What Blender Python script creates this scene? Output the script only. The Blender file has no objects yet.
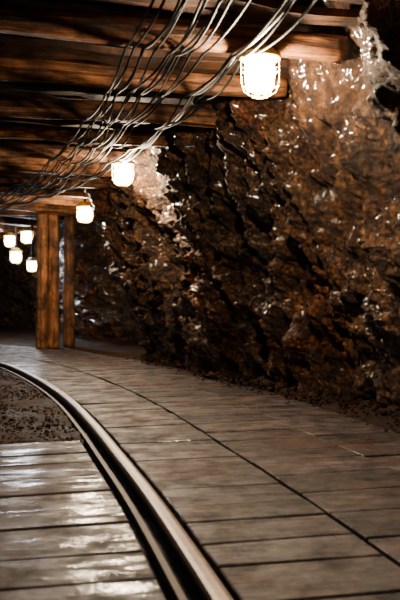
import bpy, math, random
import numpy as np
from mathutils import Vector, noise
random.seed(7)
S=bpy.context.scene
# ---------------------------------------------------------------- helpers
def catmull(pts,n=24):
    P=[np.array(p,float) for p in pts]
    P=[2*P[0]-P[1]]+P+[2*P[-1]-P[-2]]
    out=[]
    for i in range(1,len(P)-2):
        for k in range(n):
            t=k/n
            a,b,c,d=P[i-1],P[i],P[i+1],P[i+2]
            out.append(.5*((2*b)+(-a+c)*t+(2*a-5*b+4*c-d)*t*t+(-a+3*b-3*c+d)*t**3))
    out.append(P[-2])
    return np.array(out)
class Path:
    def __init__(s,pts):
        s.p=catmull(pts)
        d=np.linalg.norm(np.diff(s.p,axis=0),axis=1)
        s.s=np.concatenate([[0],np.cumsum(d)]); s.L=s.s[-1]
    def at(s,t): return np.array([np.interp(t,s.s,s.p[:,0]),np.interp(t,s.s,s.p[:,1])])
    def tan(s,t):
        v=s.at(min(t+.12,s.L))-s.at(max(t-.12,0)); return v/np.linalg.norm(v)
    def nor(s,t):
        v=s.tan(t); return np.array([v[1],-v[0]])
    def off(s,t,o): return s.at(t)+s.nor(t)*o
    def s_of_y(s,y): return float(np.interp(y,s.p[:,1],s.s))
rail=Path([(1.0,-2.6),(.78,-1.5),(.51,0),(.28,1),(.04,2.1),(-.18,3.05),(-.40,3.9),(-.64,4.8),(-.97,5.93),(-1.38,7.1),(-1.87,8.3),(-2.29,9.14),(-3.1,10.4),(-4.4,11.8),(-6,12.8),(-8,13.4),(-10.2,13.6)])
wallR=Path([(3.1,-2.8),(2.75,-1),(2.45,.5),(2.12,2),(1.72,3.8),(1.33,5.33),(.82,6.4),(.34,7.5),(.0,8.6),(-.32,9.4),(-.60,10.0),(-.1,10.55),(.1,11.8),(-.9,12.9),(-1.85,13.6),(-2.5,15),(-3.2,17.2),(-4.6,19.6),(-7,21),(-10.4,21.4)])
def mesh_obj(name,verts,faces,mat=None,uvs=None,smooth=False,attr=None,parent=None):
    me=bpy.data.meshes.new(name); me.from_pydata([tuple(map(float,v)) for v in verts],[],faces)
    if uvs is not None:
        uv=me.uv_layers.new(name="UVMap"); arr=[]
        for f in faces:
            for vi in f: arr+=list(uvs[vi])
        uv.data.foreach_set("uv",arr)
    if attr is not None:
        a=me.attributes.new("rnd",'FLOAT','POINT'); a.data.foreach_set("value",[float(x) for x in attr])
    if smooth: me.polygons.foreach_set("use_smooth",[True]*len(me.polygons))
    me.update()
    o=bpy.data.objects.new(name,me); S.collection.objects.link(o)
    if mat: me.materials.append(mat)
    if parent: o.parent=parent
    return o
# ---------------------------------------------------------------- materials
class M:
    def __init__(s,name):
        s.m=bpy.data.materials.new(name); s.m.use_nodes=True; s.t=s.m.node_tree; s.b=s.t.nodes["Principled BSDF"]
    def n(s,typ,**k):
        x=s.t.nodes.new(typ)
        for a,v in k.items():
            if a.startswith('_'): setattr(x,a[1:],v)
            else: x.inputs[a.replace('__',' ')].default_value=v
        return x
    def l(s,a,b): s.t.links.new(a,b)
    def ramp(s,src,stops):
        r=s.t.nodes.new('ShaderNodeValToRGB'); e=r.color_ramp.elements
        while len(e)<len(stops): e.new(.5)
        for i,(p,c) in enumerate(stops):
            e[i].position=p; e[i].color=(c if len(c)==4 else (*c,1)) if isinstance(c,tuple) else (c,c,c,1)
        s.l(src,r.inputs[0]); return r.outputs[0]
    def noise(s,vec,scale,detail=6,rough=.6,dist=0):
        x=s.n('ShaderNodeTexNoise',Scale=scale,Detail=detail,Roughness=rough,Distortion=dist); 
        if vec: s.l(vec,x.inputs['Vector'])
        return x.outputs[0]
    def mapping(s,vec,scale,rot=(0,0,0)):
        x=s.n('ShaderNodeMapping'); x.inputs['Scale'].default_value=scale; x.inputs['Rotation'].default_value=rot; s.l(vec,x.inputs[0]); return x.outputs[0]
    def mix(s,f,a,b,mode='MIX'):
        x=s.t.nodes.new('ShaderNodeMix'); x.data_type='RGBA'; x.blend_type=mode
        for i,v in ((0,f),(6,a),(7,b)):
            if isinstance(v,(int,float)): x.inputs[i].default_value=v
            elif isinstance(v,tuple): x.inputs[i].default_value=(*v,1)
            else: s.l(v,x.inputs[i])
        return x.outputs[2]
    def bump(s,h,dist,strength=1,prev=None):
        x=s.n('ShaderNodeBump',Strength=strength,Distance=dist); s.l(h,x.inputs['Height'])
        if prev: s.l(prev,x.inputs['Normal'])
        return x.outputs[0]
def obj_co(m): return m.n('ShaderNodeTexCoord').outputs['Object']
def rock_mat():
    m=M('wet_rock'); c=obj_co(m)
    at=m.n('ShaderNodeAttribute'); at.attribute_name='rnd'; flow=at.outputs['Fac']
    big=m.noise(c,.9,4,.6,.3); med=m.noise(c,6,8,.7,.6); fine=m.noise(c,36,7,.75)
    base=m.ramp(med,[(.3,(.006,.003,.0015)),(.47,(.028,.0145,.0065)),(.6,(.088,.048,.022)),(.78,(.23,.135,.068))])
    tint=m.ramp(big,[(.35,(.6,.55,.52)),(.5,(1,.9,.8)),(.66,(1.4,.86,.5))])
    col=m.mix(1.0,base,tint,'MULTIPLY')
    col=m.mix(.9,col,m.ramp(fine,[(.42,(.08,.08,.08)),(.60,(2.0,1.9,1.8))]),'MULTIPLY')
    strk=m.noise(m.mapping(c,(7,7,1.6)),1.6,8,.68,.8)
    fcol=m.ramp(strk,[(.38,(.005,.002,.001)),(.5,(.030,.0125,.0045)),(.66,(.115,.052,.018))])
    fcol=m.mix(.7,fcol,m.ramp(fine,[(.40,(.25,.25,.25)),(.62,(1.6,1.5,1.4))]),'MULTIPLY')
    col=m.mix(m.ramp(flow,[(.2,0.0),(.7,.85)]),col,fcol)
    m.l(col,m.b.inputs['Base Color'])
    m.b.inputs['Roughness'].default_value=.55
    m.b.inputs['Specular IOR Level'].default_value=.2
    st=m.mapping(c,(9,9,4.0),(0,.5,.2))
    sn=m.noise(st,1.8,9,.7,1.0)
    n1=m.bump(sn,.06,1)
    v=m.n('ShaderNodeTexVoronoi',Scale=24.0); m.l(m.mix(.06,c,m.noise(c,9,3)) ,v.inputs['Vector'])
    n2=m.bump(v.outputs[0],.025,.8,n1)
    n3=m.bump(fine,.02,1,n2)
    m.l(n3,m.b.inputs['Normal'])
    m.l(m.ramp(m.noise(c,2.6,7,.7),[(.46,0.0),(.54,1.0)]),m.b.inputs['Coat Weight'])
    m.b.inputs['Coat Roughness'].default_value=.07
    m.l(m.bump(m.noise(m.mapping(c,(1,1,.6)),15,2,.5),.035,.9),m.b.inputs['Coat Normal'])
    return m.m
def dirt_mat():
    m=M('damp_dirt'); c=obj_co(m)
    a=m.noise(c,3,8,.7); f=m.noise(c,60,5,.7)
    col=m.mix(.85,m.ramp(a,[(.3,(.009,.0045,.0025)),(.5,(.026,.013,.007)),(.7,(.075,.036,.020))]),m.ramp(f,[(.35,(.2,.2,.2)),(.68,(1.5,1.4,1.3))]),'MULTIPLY')
    m.l(col,m.b.inputs['Base Color']); m.l(m.ramp(a,[(.4,.6),(.65,.9)]),m.b.inputs['Roughness'])
    m.b.inputs['Specular IOR Level'].default_value=.12
    m.l(m.bump(f,.02,.9,m.bump(m.noise(c,14,6,.7),.03,.7)),m.b.inputs['Normal']); return m.m
def wood_mat(name,stops,rough=(.45,.75),bump=.008,spec=.4,dirt=None,fs=(1.5,22),blots=4.5,rsc=6,wet=False):
    m=M(name); tc=m.n('ShaderNodeTexCoord'); uv=tc.outputs['UV']
    at=m.n('ShaderNodeAttribute'); at.attribute_name='rnd'
    g=m.noise(m.mapping(uv,(*fs,1)),1.6,8,.65,.8)
    g2=m.noise(m.mapping(uv,(3,70,1)),1.5,4,.6,.3)
    blot=m.noise(tc.outputs['Object'],blots,7,.7)
    col=m.ramp(g,stops)
    col=m.mix(.6,col,m.ramp(g2,[(.3,(.45,.42,.4)),(.6,(1.15,1.15,1.15))]),'MULTIPLY')
    col=m.mix(.8,col,m.ramp(at.outputs['Fac'],[(0,(.4,.38,.37)),(1,(1.4,1.35,1.3))]),'MULTIPLY')
    col=m.mix(.9,col,m.ramp(blot,[(.38,(.14,.12,.11)),(.6,(1.35,1.33,1.3))]),'MULTIPLY')
    if dirt:
        col=m.mix(m.ramp(m.noise(tc.outputs['Object'],1.3,7,.7),[(.5,0.0),(.62,.75)]),col,dirt)
    m.l(col,m.b.inputs['Base Color'])
    m.l(m.ramp(m.noise(tc.outputs['Object'],rsc,7,.72),[(.38,rough[0]),(.6,rough[1])]),m.b.inputs['Roughness'])
    m.b.inputs['Specular IOR Level'].default_value=spec
    m.l(m.bump(blot,bump*1.5,.6,m.bump(g2,bump,.8,m.bump(g,bump*1.5,.8))),m.b.inputs['Normal'])
    if wet:
        m.l(m.ramp(m.noise(m.mapping(uv,(1.6,6,1)),1.7,8,.72),[(.50,0.0),(.60,.85)]),m.b.inputs['Coat Weight'])
        m.b.inputs['Coat Roughness'].default_value=.15
        m.l(m.bump(m.noise(tc.outputs['Object'],16,4,.6),.004,.8),m.b.inputs['Coat Normal'])
    return m.m
def simple(name,col,rough,metal=0,spec=.5,nscale=30,var=.5):
    m=M(name); c=obj_co(m); n=m.noise(c,nscale,5,.6)
    m.l(m.mix(var,col,m.ramp(n,[(.3,(.3,.3,.3)),(.7,(1.5,1.5,1.5))]),'MULTIPLY'),m.b.inputs['Base Color'])
    m.b.inputs['Roughness'].default_value=rough; m.b.inputs['Metallic'].default_value=metal
    m.b.inputs['Specular IOR Level'].default_value=spec
    m.l(m.bump(n,.002,.5),m.b.inputs['Normal']); return m.m
def glow_glass(name,col,st):
    mt=bpy.data.materials.new(name); mt.use_nodes=True; t=mt.node_tree; t.nodes.clear()
    o=t.nodes.new('ShaderNodeOutputMaterial'); a=t.nodes.new('ShaderNodeAddShader')
    tr=t.nodes.new('ShaderNodeBsdfTransparent'); tr.inputs[0].default_value=(.92,.92,.92,1)
    e=t.nodes.new('ShaderNodeEmission'); e.inputs[0].default_value=(*col,1); e.inputs[1].default_value=st
    t.links.new(tr.outputs[0],a.inputs[0]); t.links.new(e.outputs[0],a.inputs[1]); t.links.new(a.outputs[0],o.inputs[0])
    return mt
ROCK=rock_mat(); DIRT=dirt_mat()
LOG=wood_mat('timber_log_wood',[(.25,(.016,.006,.002)),(.45,(.085,.033,.010)),(.6,(.21,.083,.024)),(.8,(.38,.17,.056))],(.5,.8),.012,.25,fs=(1.2,14))
LAG=wood_mat('lagging_wood',[(.25,(.006,.0025,.001)),(.45,(.026,.0105,.0045)),(.6,(.075,.030,.010)),(.8,(.17,.072,.025))],(.55,.85),.012,.25)
BRD=wood_mat('worn_floor_boards',[(.2,(.018,.013,.013)),(.45,(.048,.036,.038)),(.65,(.092,.071,.076)),(.85,(.19,.152,.160))],(.45,.8),.006,.35,(.050,.022,.013),fs=(1.5,14),blots=7,rsc=6,wet=True)
STEEL=simple('worn_rail_steel',(.17,.13,.105),.42,.9)
RUST=simple('rusty_steel',(.04,.022,.015),.6,.4)
CABB=simple('black_cable',(.004,.004,.0045),.6,0,.2)
CABG=simple('grey_cable',(.20,.19,.17),.45)
YEL=simple('yellow_lamp_paint',(.60,.36,.05),.4)
# ---------------------------------------------------------------- rock walls
def fb(v,o=4): return noise.fractal(v,1.0,2.1,o,noise_basis='PERLIN_ORIGINAL')
def sm(a,b,x):
    t=min(1,max(0,(x-a)/(b-a))); return t*t*(3-2*t)
def flowmask(x,y,z):
    if x<.2: return 0
    return sm(5.6,4.8,y)*sm(.85,1.25,z+.25*noise.noise(Vector((x*2,y*2,z*2))))
def rockd(x,y,z,amp=1):
    v=Vector((x,y,z))
    w=Vector((x*1.0+z*.75,y*.9+z*.5,z*.55))
    f=flowmask(x,y,z)
    d=.17*fb(v*.9,3)
    d+=.15*(1-2.2*abs(noise.noise(w*2.3+Vector((3,1,7)))))-.05
    drip=Vector((x*1.0+z*.3,y*1.0+z*.3,z*.22))
    d+=.075*(1-2*abs(noise.noise(drip*7.3)))*(.7+.7*f)
    d+=.035*(1-2*abs(noise.noise(drip*15.0)))
    r=.06*(1-2*abs(noise.noise(Vector((x+z*.6,y+z*.6,z*.7))*5.1+Vector((9,2,2)))))
    r+=.085*fb(v*6.5,6)
    r+=.045*(.5-noise.voronoi(v*15)[0][0])+.025*(.5-noise.voronoi(v*30)[0][0])
    d+=r*(1-.4*f)
    return d*amp
def lean(z):
    return float(np.interp(z,[-.3,0,.3,.8,1.3,1.8,2.1,2.4,2.8],[-.06,0,.06,.2,.42,.68,.80,.90,1.05]))
def wall_strip(name,path,svals,zs,side,leanf,amp):
    V=[];F=[];A=[];nz=len(zs)
    for s in svals:
        p=path.at(s); n=path.nor(s)*side
        lf=leanf(p); a=amp(p)
        for z in zs:
            o=-lean(z)*lf
            q=p+n*o
            k=min(1,max(.35,.35+z*1.3))
            d=rockd(q[0],q[1],z,a*k)
            V.append((q[0]-n[0]*d,q[1]-n[1]*d,z+.25*d*noise.noise(Vector((q[0]*3,q[1]*3,z*3)))))
            A.append(flowmask(q[0],q[1],z) if side>0 else 0)
    for i in range(len(svals)-1):
        for j in range(nz-1):
            f=(i*nz+j,(i+1)*nz+j,(i+1)*nz+j+1,i*nz+j+1)
            F.append(f if side>0 else f[::-1])
    return mesh_obj(name,V,F,ROCK,smooth=True,attr=A)
sA,sB=wallR.s_of_y(3.0),wallR.s_of_y(12.2)
sv=list(np.arange(0,sA,.07))+list(np.arange(sA,sB,.010))+list(np.arange(sB,wallR.L,.06))+[wallR.L]
LF=lambda p: float(np.interp(p[1],[7,9.8,10.4,13],[1,.85,.35,.2]))
wall_strip('wall_right',wallR,sv,list(np.arange(-.2,2.75,.011)),1,LF, lambda p: 1.0)
left=Path([tuple(rail.off(s,-1.65)) for s in np.linspace(0,rail.L,18)])
wall_strip('wall_left',left,list(np.arange(0,left.L,.07)),list(np.arange(-.2,2.75,.07)),-1,lambda p:.5,lambda p:.8)
def cross_wall(name,a,b,side):
    p=Path([a,tuple((np.array(a)+np.array(b))/2),b])
    wall_strip(name,p,list(np.linspace(0,p.L,70)),list(np.arange(-.2,2.75,.07)),side,lambda p:.1,lambda p:.8)
cross_wall('wall_back',(-1.2,-2.6),(3.6,-2.6),1)
cross_wall('wall_far',(-10.1,11.0),(-10.1,22.0),-1)
# ---------------------------------------------------------------- floor
xs=np.arange(-10.6,4.0,.06); ys=np.arange(-3.1,22.4,.06)
V=[];F=[]
wp=wallR.p; rp=np.array([rail.at(s) for s in np.arange(0,rail.L,.08)]); rn=np.array([rail.nor(s) for s in np.arange(0,rail.L,.08)])
BREAK=rail.s_of_y(4.45); rs=np.arange(0,rail.L,.08)
for x in xs:
    for y in ys:
        q=np.array([x,y]); dw=math.sqrt(((wp-q)**2).sum(1).min())
        dd=((rp-q)**2).sum(1); i=int(dd.argmin()); o=float((q-rp[i])@rn[i]); s=rs[i]
        v=Vector((x,y,0))
        n=noise.noise(v*2.1)*.5+noise.noise(v*6)*.3+noise.noise(v*17)*.25
        z=-.035+.018*n
        if -.95<o<-.08 and s>BREAK: z=-.005+.03*n
        if o>1.75: z=-.02+.03*n
        z+=.10*max(0,1-dw/.4)**1.5*(1 if o>1.2 else 0)
        if -1.0<o<1.8 and not(-.95<o<-.08 and s>BREAK): z=min(z,-.03)
        V.append((x,y,z))
ny=len(ys)
for i in range(len(xs)-1):
    for j in range(ny-1): F.append((i*ny+j,(i+1)*ny+j,(i+1)*ny+j+1,i*ny+j+1))
mesh_obj('floor',V,F,DIRT,smooth=True)
# ---------------------------------------------------------------- boards
def boards(name,strips,mat):
    V=[];F=[];U=[];A=[]
    for (o0,o1,s0,s1,w,zb) in strips:
        s=s0
        while s<s1:
            ww=w*random.uniform(.8,1.2); e=min(s+ww,s1); g=.005
            r=random.random(); u0=random.uniform(0,50); v0=random.uniform(0,50)
            if o1<0: r*=.45
            zt=random.uniform(-.003,.003)+zb
            corners=[(s+g,o0+g),(s+g,o1-g),(e-g,o1-g),(e-g,o0+g)]
            tz=[zt+random.uniform(-.004,.004) for _ in range(4)]
            c=.004; inner=[(s+g+c,o0+g+c),(s+g+c,o1-g-c),(e-g-c,o1-g-c),(e-g-c,o0+g+c)]
            b=len(V)
            for lst,dz in ((corners,-.035),(corners,-.004),(inner,0)):
                for k,(a,o) in enumerate(lst):
                    p=rail.off(a,o); V.append((p[0],p[1],tz[k]+dz)); U.append((u0+o,v0+a)); A.append(r)
            for l in (0,4):
                for k in range(4):
                    k2=(k+1)%4; F.append((b+l+k,b+l+4+k,b+l+4+k2,b+l+k2))
            F.append((b+8,b+11,b+10,b+9))
            s=e
    o=mesh_obj(name,V,F,mat,uvs=U,attr=A)
    return o
sE=rail.L-.3
st=[(-.74,-.12,.1,BREAK,.27,0),(.065,.60,.1,sE,.25,0),(.61,1.20,.1,sE,.27,0),(1.203,1.72,.1,sE,.3,-.012)]
boards('floor_boards',st,BRD)
# ---------------------------------------------------------------- rails
def sweep(prof,o_c,s0,s1,step=.1):
    V=[];F=[];n=len(prof); ss=np.arange(s0,s1,step)
    for s in ss:
        for (a,z) in prof:
            p=rail.off(s,o_c+a); V.append((p[0],p[1],z))
    for i in range(len(ss)-1):
        for k in range(n):
            k2=(k+1)%n; F.append((i*n+k,(i+1)*n+k,(i+1)*n+k2,i*n+k2))
    F.append(tuple(range(n))[::-1]); F.append(tuple((len(ss)-1)*n+k for k in range(n)))
    return V,F
prof=[(-.055,-.075),(.055,-.075),(.055,-.066),(.010,-.055),(.010,-.01),(.027,-.002),(.03,.022),(.024,.031),(.012,.034),(-.012,.034),(-.024,.031),(-.03,.022),(-.027,-.002),(-.010,-.01),(-.010,-.055),(-.055,-.066)]
def rail_obj(o):
    e=bpy.data.objects.new('mine_rail',None); S.collection.objects.link(e)
    V,F=sweep(prof,o,.1,sE); a=mesh_obj('running_rail',V,F,STEEL,parent=e)
    g=.085 if o>-.3 else -.085
    V,F=sweep([(-.010,-.06),(.010,-.06),(.010,.004),(-.010,.004)],o-g,.1,sE); mesh_obj('guard_rail',V,F,RUST,parent=e)
    return e
rail_obj(0); rail_obj(-.87)
# ---------------------------------------------------------------- stones
def stones(name,pts,mat):
    V=[];F=[]
    t=(1+5**.5)/2
    iv=[(-1,t,0),(1,t,0),(-1,-t,0),(1,-t,0),(0,-1,t),(0,1,t),(0,-1,-t),(0,1,-t),(t,0,-1),(t,0,1),(-t,0,-1),(-t,0,1)]
    ff=[(0,11,5),(0,5,1),(0,1,7),(0,7,10),(0,10,11),(1,5,9),(5,11,4),(11,10,2),(10,7,6),(7,1,8),(3,9,4),(3,4,2),(3,2,6),(3,6,8),(3,8,9),(4,9,5),(2,4,11),(6,2,10),(8,6,7),(9,8,1)]
    for (x,y,z,r) in pts:
        b=len(V); sx,sy,sz=[r*random.uniform(.6,1.2)/1.9 for _ in range(3)]; a=random.uniform(0,6.3)
        for (p,q,w) in iv:
            k=random.uniform(.75,1.2); p,q,w=p*sx*k,q*sy*k,w*sz*k*.75
            V.append((x+p*math.cos(a)-q*math.sin(a),y+p*math.sin(a)+q*math.cos(a),z+w))
        F+=[(f[0]+b,f[1]+b,f[2]+b) for f in ff]
    return mesh_obj(name,V,F,mat)
pts=[]
for i in range(3600):
    s=random.uniform(BREAK,rail.s_of_y(11)); o=random.uniform(-.77,-.13); p=rail.off(s,o)
    r=random.uniform(.004,.011) if random.random()<.96 else random.uniform(.015,.028)
    pts.append((p[0],p[1],.0,r))
stones('gravel_bed',pts,DIRT)
pts=[]
for i in range(1100):
    s=random.uniform(sA,wallR.s_of_y(10)); d=abs(random.gauss(0,.11))+.04; p=wallR.at(s)-wallR.nor(s)*d
    r=random.uniform(.008,.022) if random.random()<.95 else random.uniform(.03,.06)
    if d>.2: r=min(r,.015)
    pts.append((p[0],p[1],-.01+.10*max(0,1-d/.4)**1.5,r))
stones('rock_rubble',pts,DIRT)
# ---------------------------------------------------------------- ceiling
mesh_obj('ceiling',[(-11,-3.2,2.42),(4.2,-3.2,2.42),(4.2,22.6,2.42),(-11,22.6,2.42),(-11,-3.2,2.5),(4.2,-3.2,2.5),(4.2,22.6,2.5),(-11,22.6,2.5)],
  [(0,1,2,3),(4,7,6,5),(0,4,5,1),(1,5,6,2),(2,6,7,3),(3,7,4,0)],LAG)
def beam_end(s,z):
    for t in np.arange(.6,6.5,.03):
        p=rail.off(s,t)
        d=((wallR.p-p)**2).sum(1); i=int(d.argmin())
        nn=wallR.nor(wallR.s[i]); sd=float((p-wallR.p[i])@nn)
        if sd>-lean(z)*LF(p)-.07: return t
    return 6.4
def logmesh(a,b,r0,r1,seg=18,square=.25,seed=0,step=.06):
    a=Vector(a);b=Vector(b);L=(b-a).length;d=(b-a)/L
    up=Vector((0,0,1)) if abs(d.z)<.9 else Vector((0,1,0))
    x=d.cross(up).normalized(); y=x.cross(d)
    n=max(3,int(L/step)); V=[];F=[];U=[]
    for i in range(n+1):
        t=i/n; c=a+d*L*t; r=r0+(r1-r0)*t
        c=c+x*.02*noise.noise(Vector((t*L*1.2,seed,3)))+y*.015*noise.noise(Vector((t*L*1.2,seed,9)))
        for k in range(seg):
            an=2*math.pi*k/seg; ca,sa=math.cos(an),math.sin(an)
            q=1+square*.28*abs(math.sin(2*an))
            q*=1+.14*noise.noise(Vector((ca*1.2,sa*1.2,t*L*1.3+seed*5)))+.16*noise.noise(Vector((ca*5,sa*5,t*L*2+seed*5)))
            V.append(c+(x*ca+y*sa)*r*q); U.append((t*L+seed*3.7,k/seg*2*math.pi*r0+seed))
    for i in range(n):
        for k in range(seg):
            k2=(k+1)%seg; F.append((i*seg+k,i*seg+k2,(i+1)*seg+k2,(i+1)*seg+k))
    F.append(tuple(range(seg))[::-1]); F.append(tuple(n*seg+k for k in range(seg)))
    return V,F,U
beamS=[]; s=rail.s_of_y(3.92)-.86*5
while s<sE: beamS.append(s); s+=.86
beamS=[b for b in beamS if b>.2]
for i,s in enumerate(beamS):
    r=.058+.018*random.random(); z=2.035+r; e=beam_end(s,2.05)
    a=rail.off(s+random.uniform(-.05,.05),-1.5); b=rail.off(s,e)
    V,F,U=logmesh((a[0],a[1],z+random.uniform(-.01,.02)),(b[0],b[1],z+random.uniform(-.01,.01)),r,r*.95,seg=24,seed=i*1.3,square=.7)
    mesh_obj('timber_beam',V,F,LOG,uvs=U,smooth=True,attr=[random.uniform(.25,1)]*len(V))
V=[];F=[];U=[];A=[]
s=.2
while s<sE:
    w=random.uniform(.08,.20); z=2.195+random.uniform(-.055,.05); r=random.random(); th=.04
    e0,e1=beam_end(s,2.2)+.3,beam_end(min(s+w,sE),2.2)+.3
    m=18; b=len(V); u0=random.uniform(0,50); ph=random.uniform(0,50)
    for k in range(m+1):
        f=k/m
        for (ss,ee) in ((s,e0),(s+w-.012,e1)):
            o=-1.55+(ee+1.55)*f; p=rail.off(min(ss,rail.L),o)
            zz=z+.04*noise.noise(Vector((f*6,ph,ss)))+.015*noise.noise(Vector((f*25,ph,ss*5)))
            for dz in (0,th): V.append((p[0],p[1],zz+dz)); U.append((u0+o,ph+ss)); A.append(r)
    for k in range(m):
        c=b+k*4; n=c+4
        F+=[(c,n,n+2,c+2),(c+1,c+3,n+3,n+1),(c,c+1,n+1,n),(c+2,n+2,n+3,c+3)]
    F+=[(b,b+2,b+3,b+1),(b+4*m,b+4*m+1,b+4*m+3,b+4*m+2)]
    s+=w+(.0 if random.random()<.75 else .04)
mesh_obj('ceiling_lagging',V,F,LAG,uvs=U,attr=A)
# ---------------------------------------------------------------- posts
def PX(px,d): return (px-200)/800*d
for i,(px,d,r,rnd) in enumerate([(42,12.25,.088,1),(53,12.35,.084,.85),(69,12.6,.09,.15)]):
    V,F,U=logmesh((PX(px,d),d,-.02),(PX(px,d)+.01,d,2.03),r,r*.94,seed=40+i*2.1,square=.3)
    mesh_obj('timber_post',V,F,LOG,uvs=U,smooth=True,attr=[rnd]*len(V))
d=12.35
V,F,U=logmesh((PX(-60,d),d-.1,2.11),(PX(92,d),d+.1,2.11),.08,.08,seed=77,square=.6)
mesh_obj('timber_beam',V,F,LOG,uvs=U,smooth=True,attr=[.5]*len(V))
# ---------------------------------------------------------------- lamps
def lathe(prof,seg=24):
    V=[];F=[];n=len(prof)
    for k in range(seg):
        a=2*math.pi*k/seg
        for r,z in prof: V.append((r*math.cos(a),r*math.sin(a),z))
    for k in range(seg):
        for j in range(n-1):
            k2=(k+1)%seg; F.append((k*n+j,k2*n+j,k2*n+j+1,k*n+j+1))
    return V,F
def tubes(name,lines,r,mat,parent=None,res=2,cyc=None):
    cu=bpy.data.curves.new(name,'CURVE'); cu.dimensions='3D'; cu.bevel_depth=r; cu.bevel_resolution=res
    for i,pts in enumerate(lines):
        sp=cu.splines.new('POLY'); sp.points.add(len(pts)-1)
        for k,p in enumerate(pts): sp.points[k].co=(*map(float,p),1)
        if cyc and cyc[i]: sp.use_cyclic_u=True
    cu.materials.append(mat); o=bpy.data.objects.new(name,cu); S.collection.objects.link(o)
    if parent: o.parent=parent
    return o
WC=(1,.77,.52); CC=(.86,.90,1.0)
WARM=glow_glass('lit_glass_warm',(1,.90,.70),45); COOL=glow_glass('lit_glass_cool',(.82,.9,1.0),40)
def lamp(px,py,d,mat,power,top=2.05,xy=None,z=None,sc=1.12):
    if xy is None: x,y,z=PX(px,d),d,.8-(py-295)/800*d
    else: x,y=xy
    e=bpy.data.objects.new('mine_lamp',None); S.collection.objects.link(e); e.location=(x,y,z); e.scale=(sc,sc,sc)
    V,F=lathe([(0,-.078),(.03,-.076),(.052,-.066),(.064,-.045),(.068,-.01),(.070,.03),(.066,.068)]); mesh_obj('glass_globe',V,F,mat,smooth=True,parent=e)
    V,F=lathe([(0,.07),(.088,.07),(.094,.076),(.094,.088),(.086,.094),(.07,.097),(.062,.115),(.04,.128),(.018,.132),(0,.132)]); mesh_obj('cap',V,F,YEL,smooth=True,parent=e)
    L=[];C=[]
    for k in range(8):
        a=2*math.pi*k/8; ca,sa=math.cos(a),math.sin(a)
        L.append([(r*ca,r*sa,zz) for r,zz in ((.086,.078),(.086,.02),(.084,-.04),(.07,-.075),(.04,-.093),(.0,-.097))]); C.append(False)
    for r,zz in ((.087,.025),(.084,-.04),(.04,-.093)):
        L.append([(r*math.cos(t*math.pi/12),r*math.sin(t*math.pi/12),zz) for t in range(24)]); C.append(True)
    tubes('wire_cage',L,.0022,YEL,e,cyc=C)
    tubes('stem',[[(0,0,.125),(0,0,max(.14,(top-z)/sc))]],.013,RUST,e)
    li=bpy.data.lights.new('bulb','POINT'); li.energy=power; li.shadow_soft_size=.045; li.color=WC if mat is WARM else CC
    lo=bpy.data.objects.new('bulb',li); S.collection.objects.link(lo); lo.parent=e; lo.location=(0,0,-.01)
    return e
lamp(260,76,4.0,WARM,290)
lamp(123,174,7.2,WARM,290)
lamp(85,214,10.4,WARM,240,sc=1.2)
lamp(27,237,14.6,COOL,45,2.4,sc=1.3)
lamp(10,241,15.7,COOL,45,2.4,sc=1.3)
lamp(16,257,15.1,COOL,25,2.4,sc=1.3)
lamp(32,266,14.2,COOL,25,2.4)
p=rail.off(rail.s_of_y(.55),.75); lamp(0,0,0,WARM,8,xy=(p[0],p[1]),z=1.88)
p=rail.off(rail.s_of_y(12.5),.6); lamp(0,0,0,COOL,30,xy=(p[0],p[1]),z=1.88)
# ---------------------------------------------------------------- cables
def cable(off0,off1,z0,sag,seed,s0=.5,s1=None):
    pts=[]; s1=s1 or rail.s_of_y(12.9); rnd=random.Random(seed)
    jit=[rnd.uniform(-.03,.03) for _ in beamS]; sg=[sag*rnd.uniform(.5,1.5) for _ in beamS]; zz=[z0+rnd.uniform(-.015,.015) for _ in beamS]
    for i in range(len(beamS)-1):
        for k in range(12):
            t=k/12; s=beamS[i]+(beamS[i+1]-beamS[i])*t
            if s<s0 or s>s1: continue
            f=(s-s0)/(s1-s0); tt=t*t*(3-2*t)
            o=off0+(off1-off0)*f+jit[i]*(1-tt)+jit[i+1]*tt
            p=rail.off(s,o); z=zz[i]*(1-t)+zz[i+1]*t-sg[i]*4*t*(1-t)
            pts.append((p[0],p[1],z))
    return pts
tubes('electrical_cables',[cable(.02+.034*i,.10+.04*i,2.015-.006*(i%3),.022+.012*(i%4),i) for i in range(11)],.0066,CABB)
tubes('electrical_cables',[cable(.58+.03*i,.64+.03*i,2.01,.025,30+i) for i in range(2)],.0075,CABG)
tubes('electrical_cables',[cable(.54+.05*i,.60+.04*i,2.005,.035,50+i) for i in range(3)],.0065,CABB)
# ---------------------------------------------------------------- world & camera
w=bpy.data.worlds.new('world'); S.world=w; w.use_nodes=True
w.node_tree.nodes['Background'].inputs[0].default_value=(.02,.02,.025,1); w.node_tree.nodes['Background'].inputs[1].default_value=.1
cam=bpy.data.cameras.new('camera'); co=bpy.data.objects.new('camera',cam); S.collection.objects.link(co)
cam.sensor_fit='VERTICAL'; cam.sensor_height=36; cam.lens=48; cam.clip_start=.05
co.location=(0,0,.8); co.rotation_euler=(math.radians(90-.36),0,0)
cam.dof.use_dof=True; cam.dof.focus_distance=6.0; cam.dof.aperture_fstop=4
S.camera=co
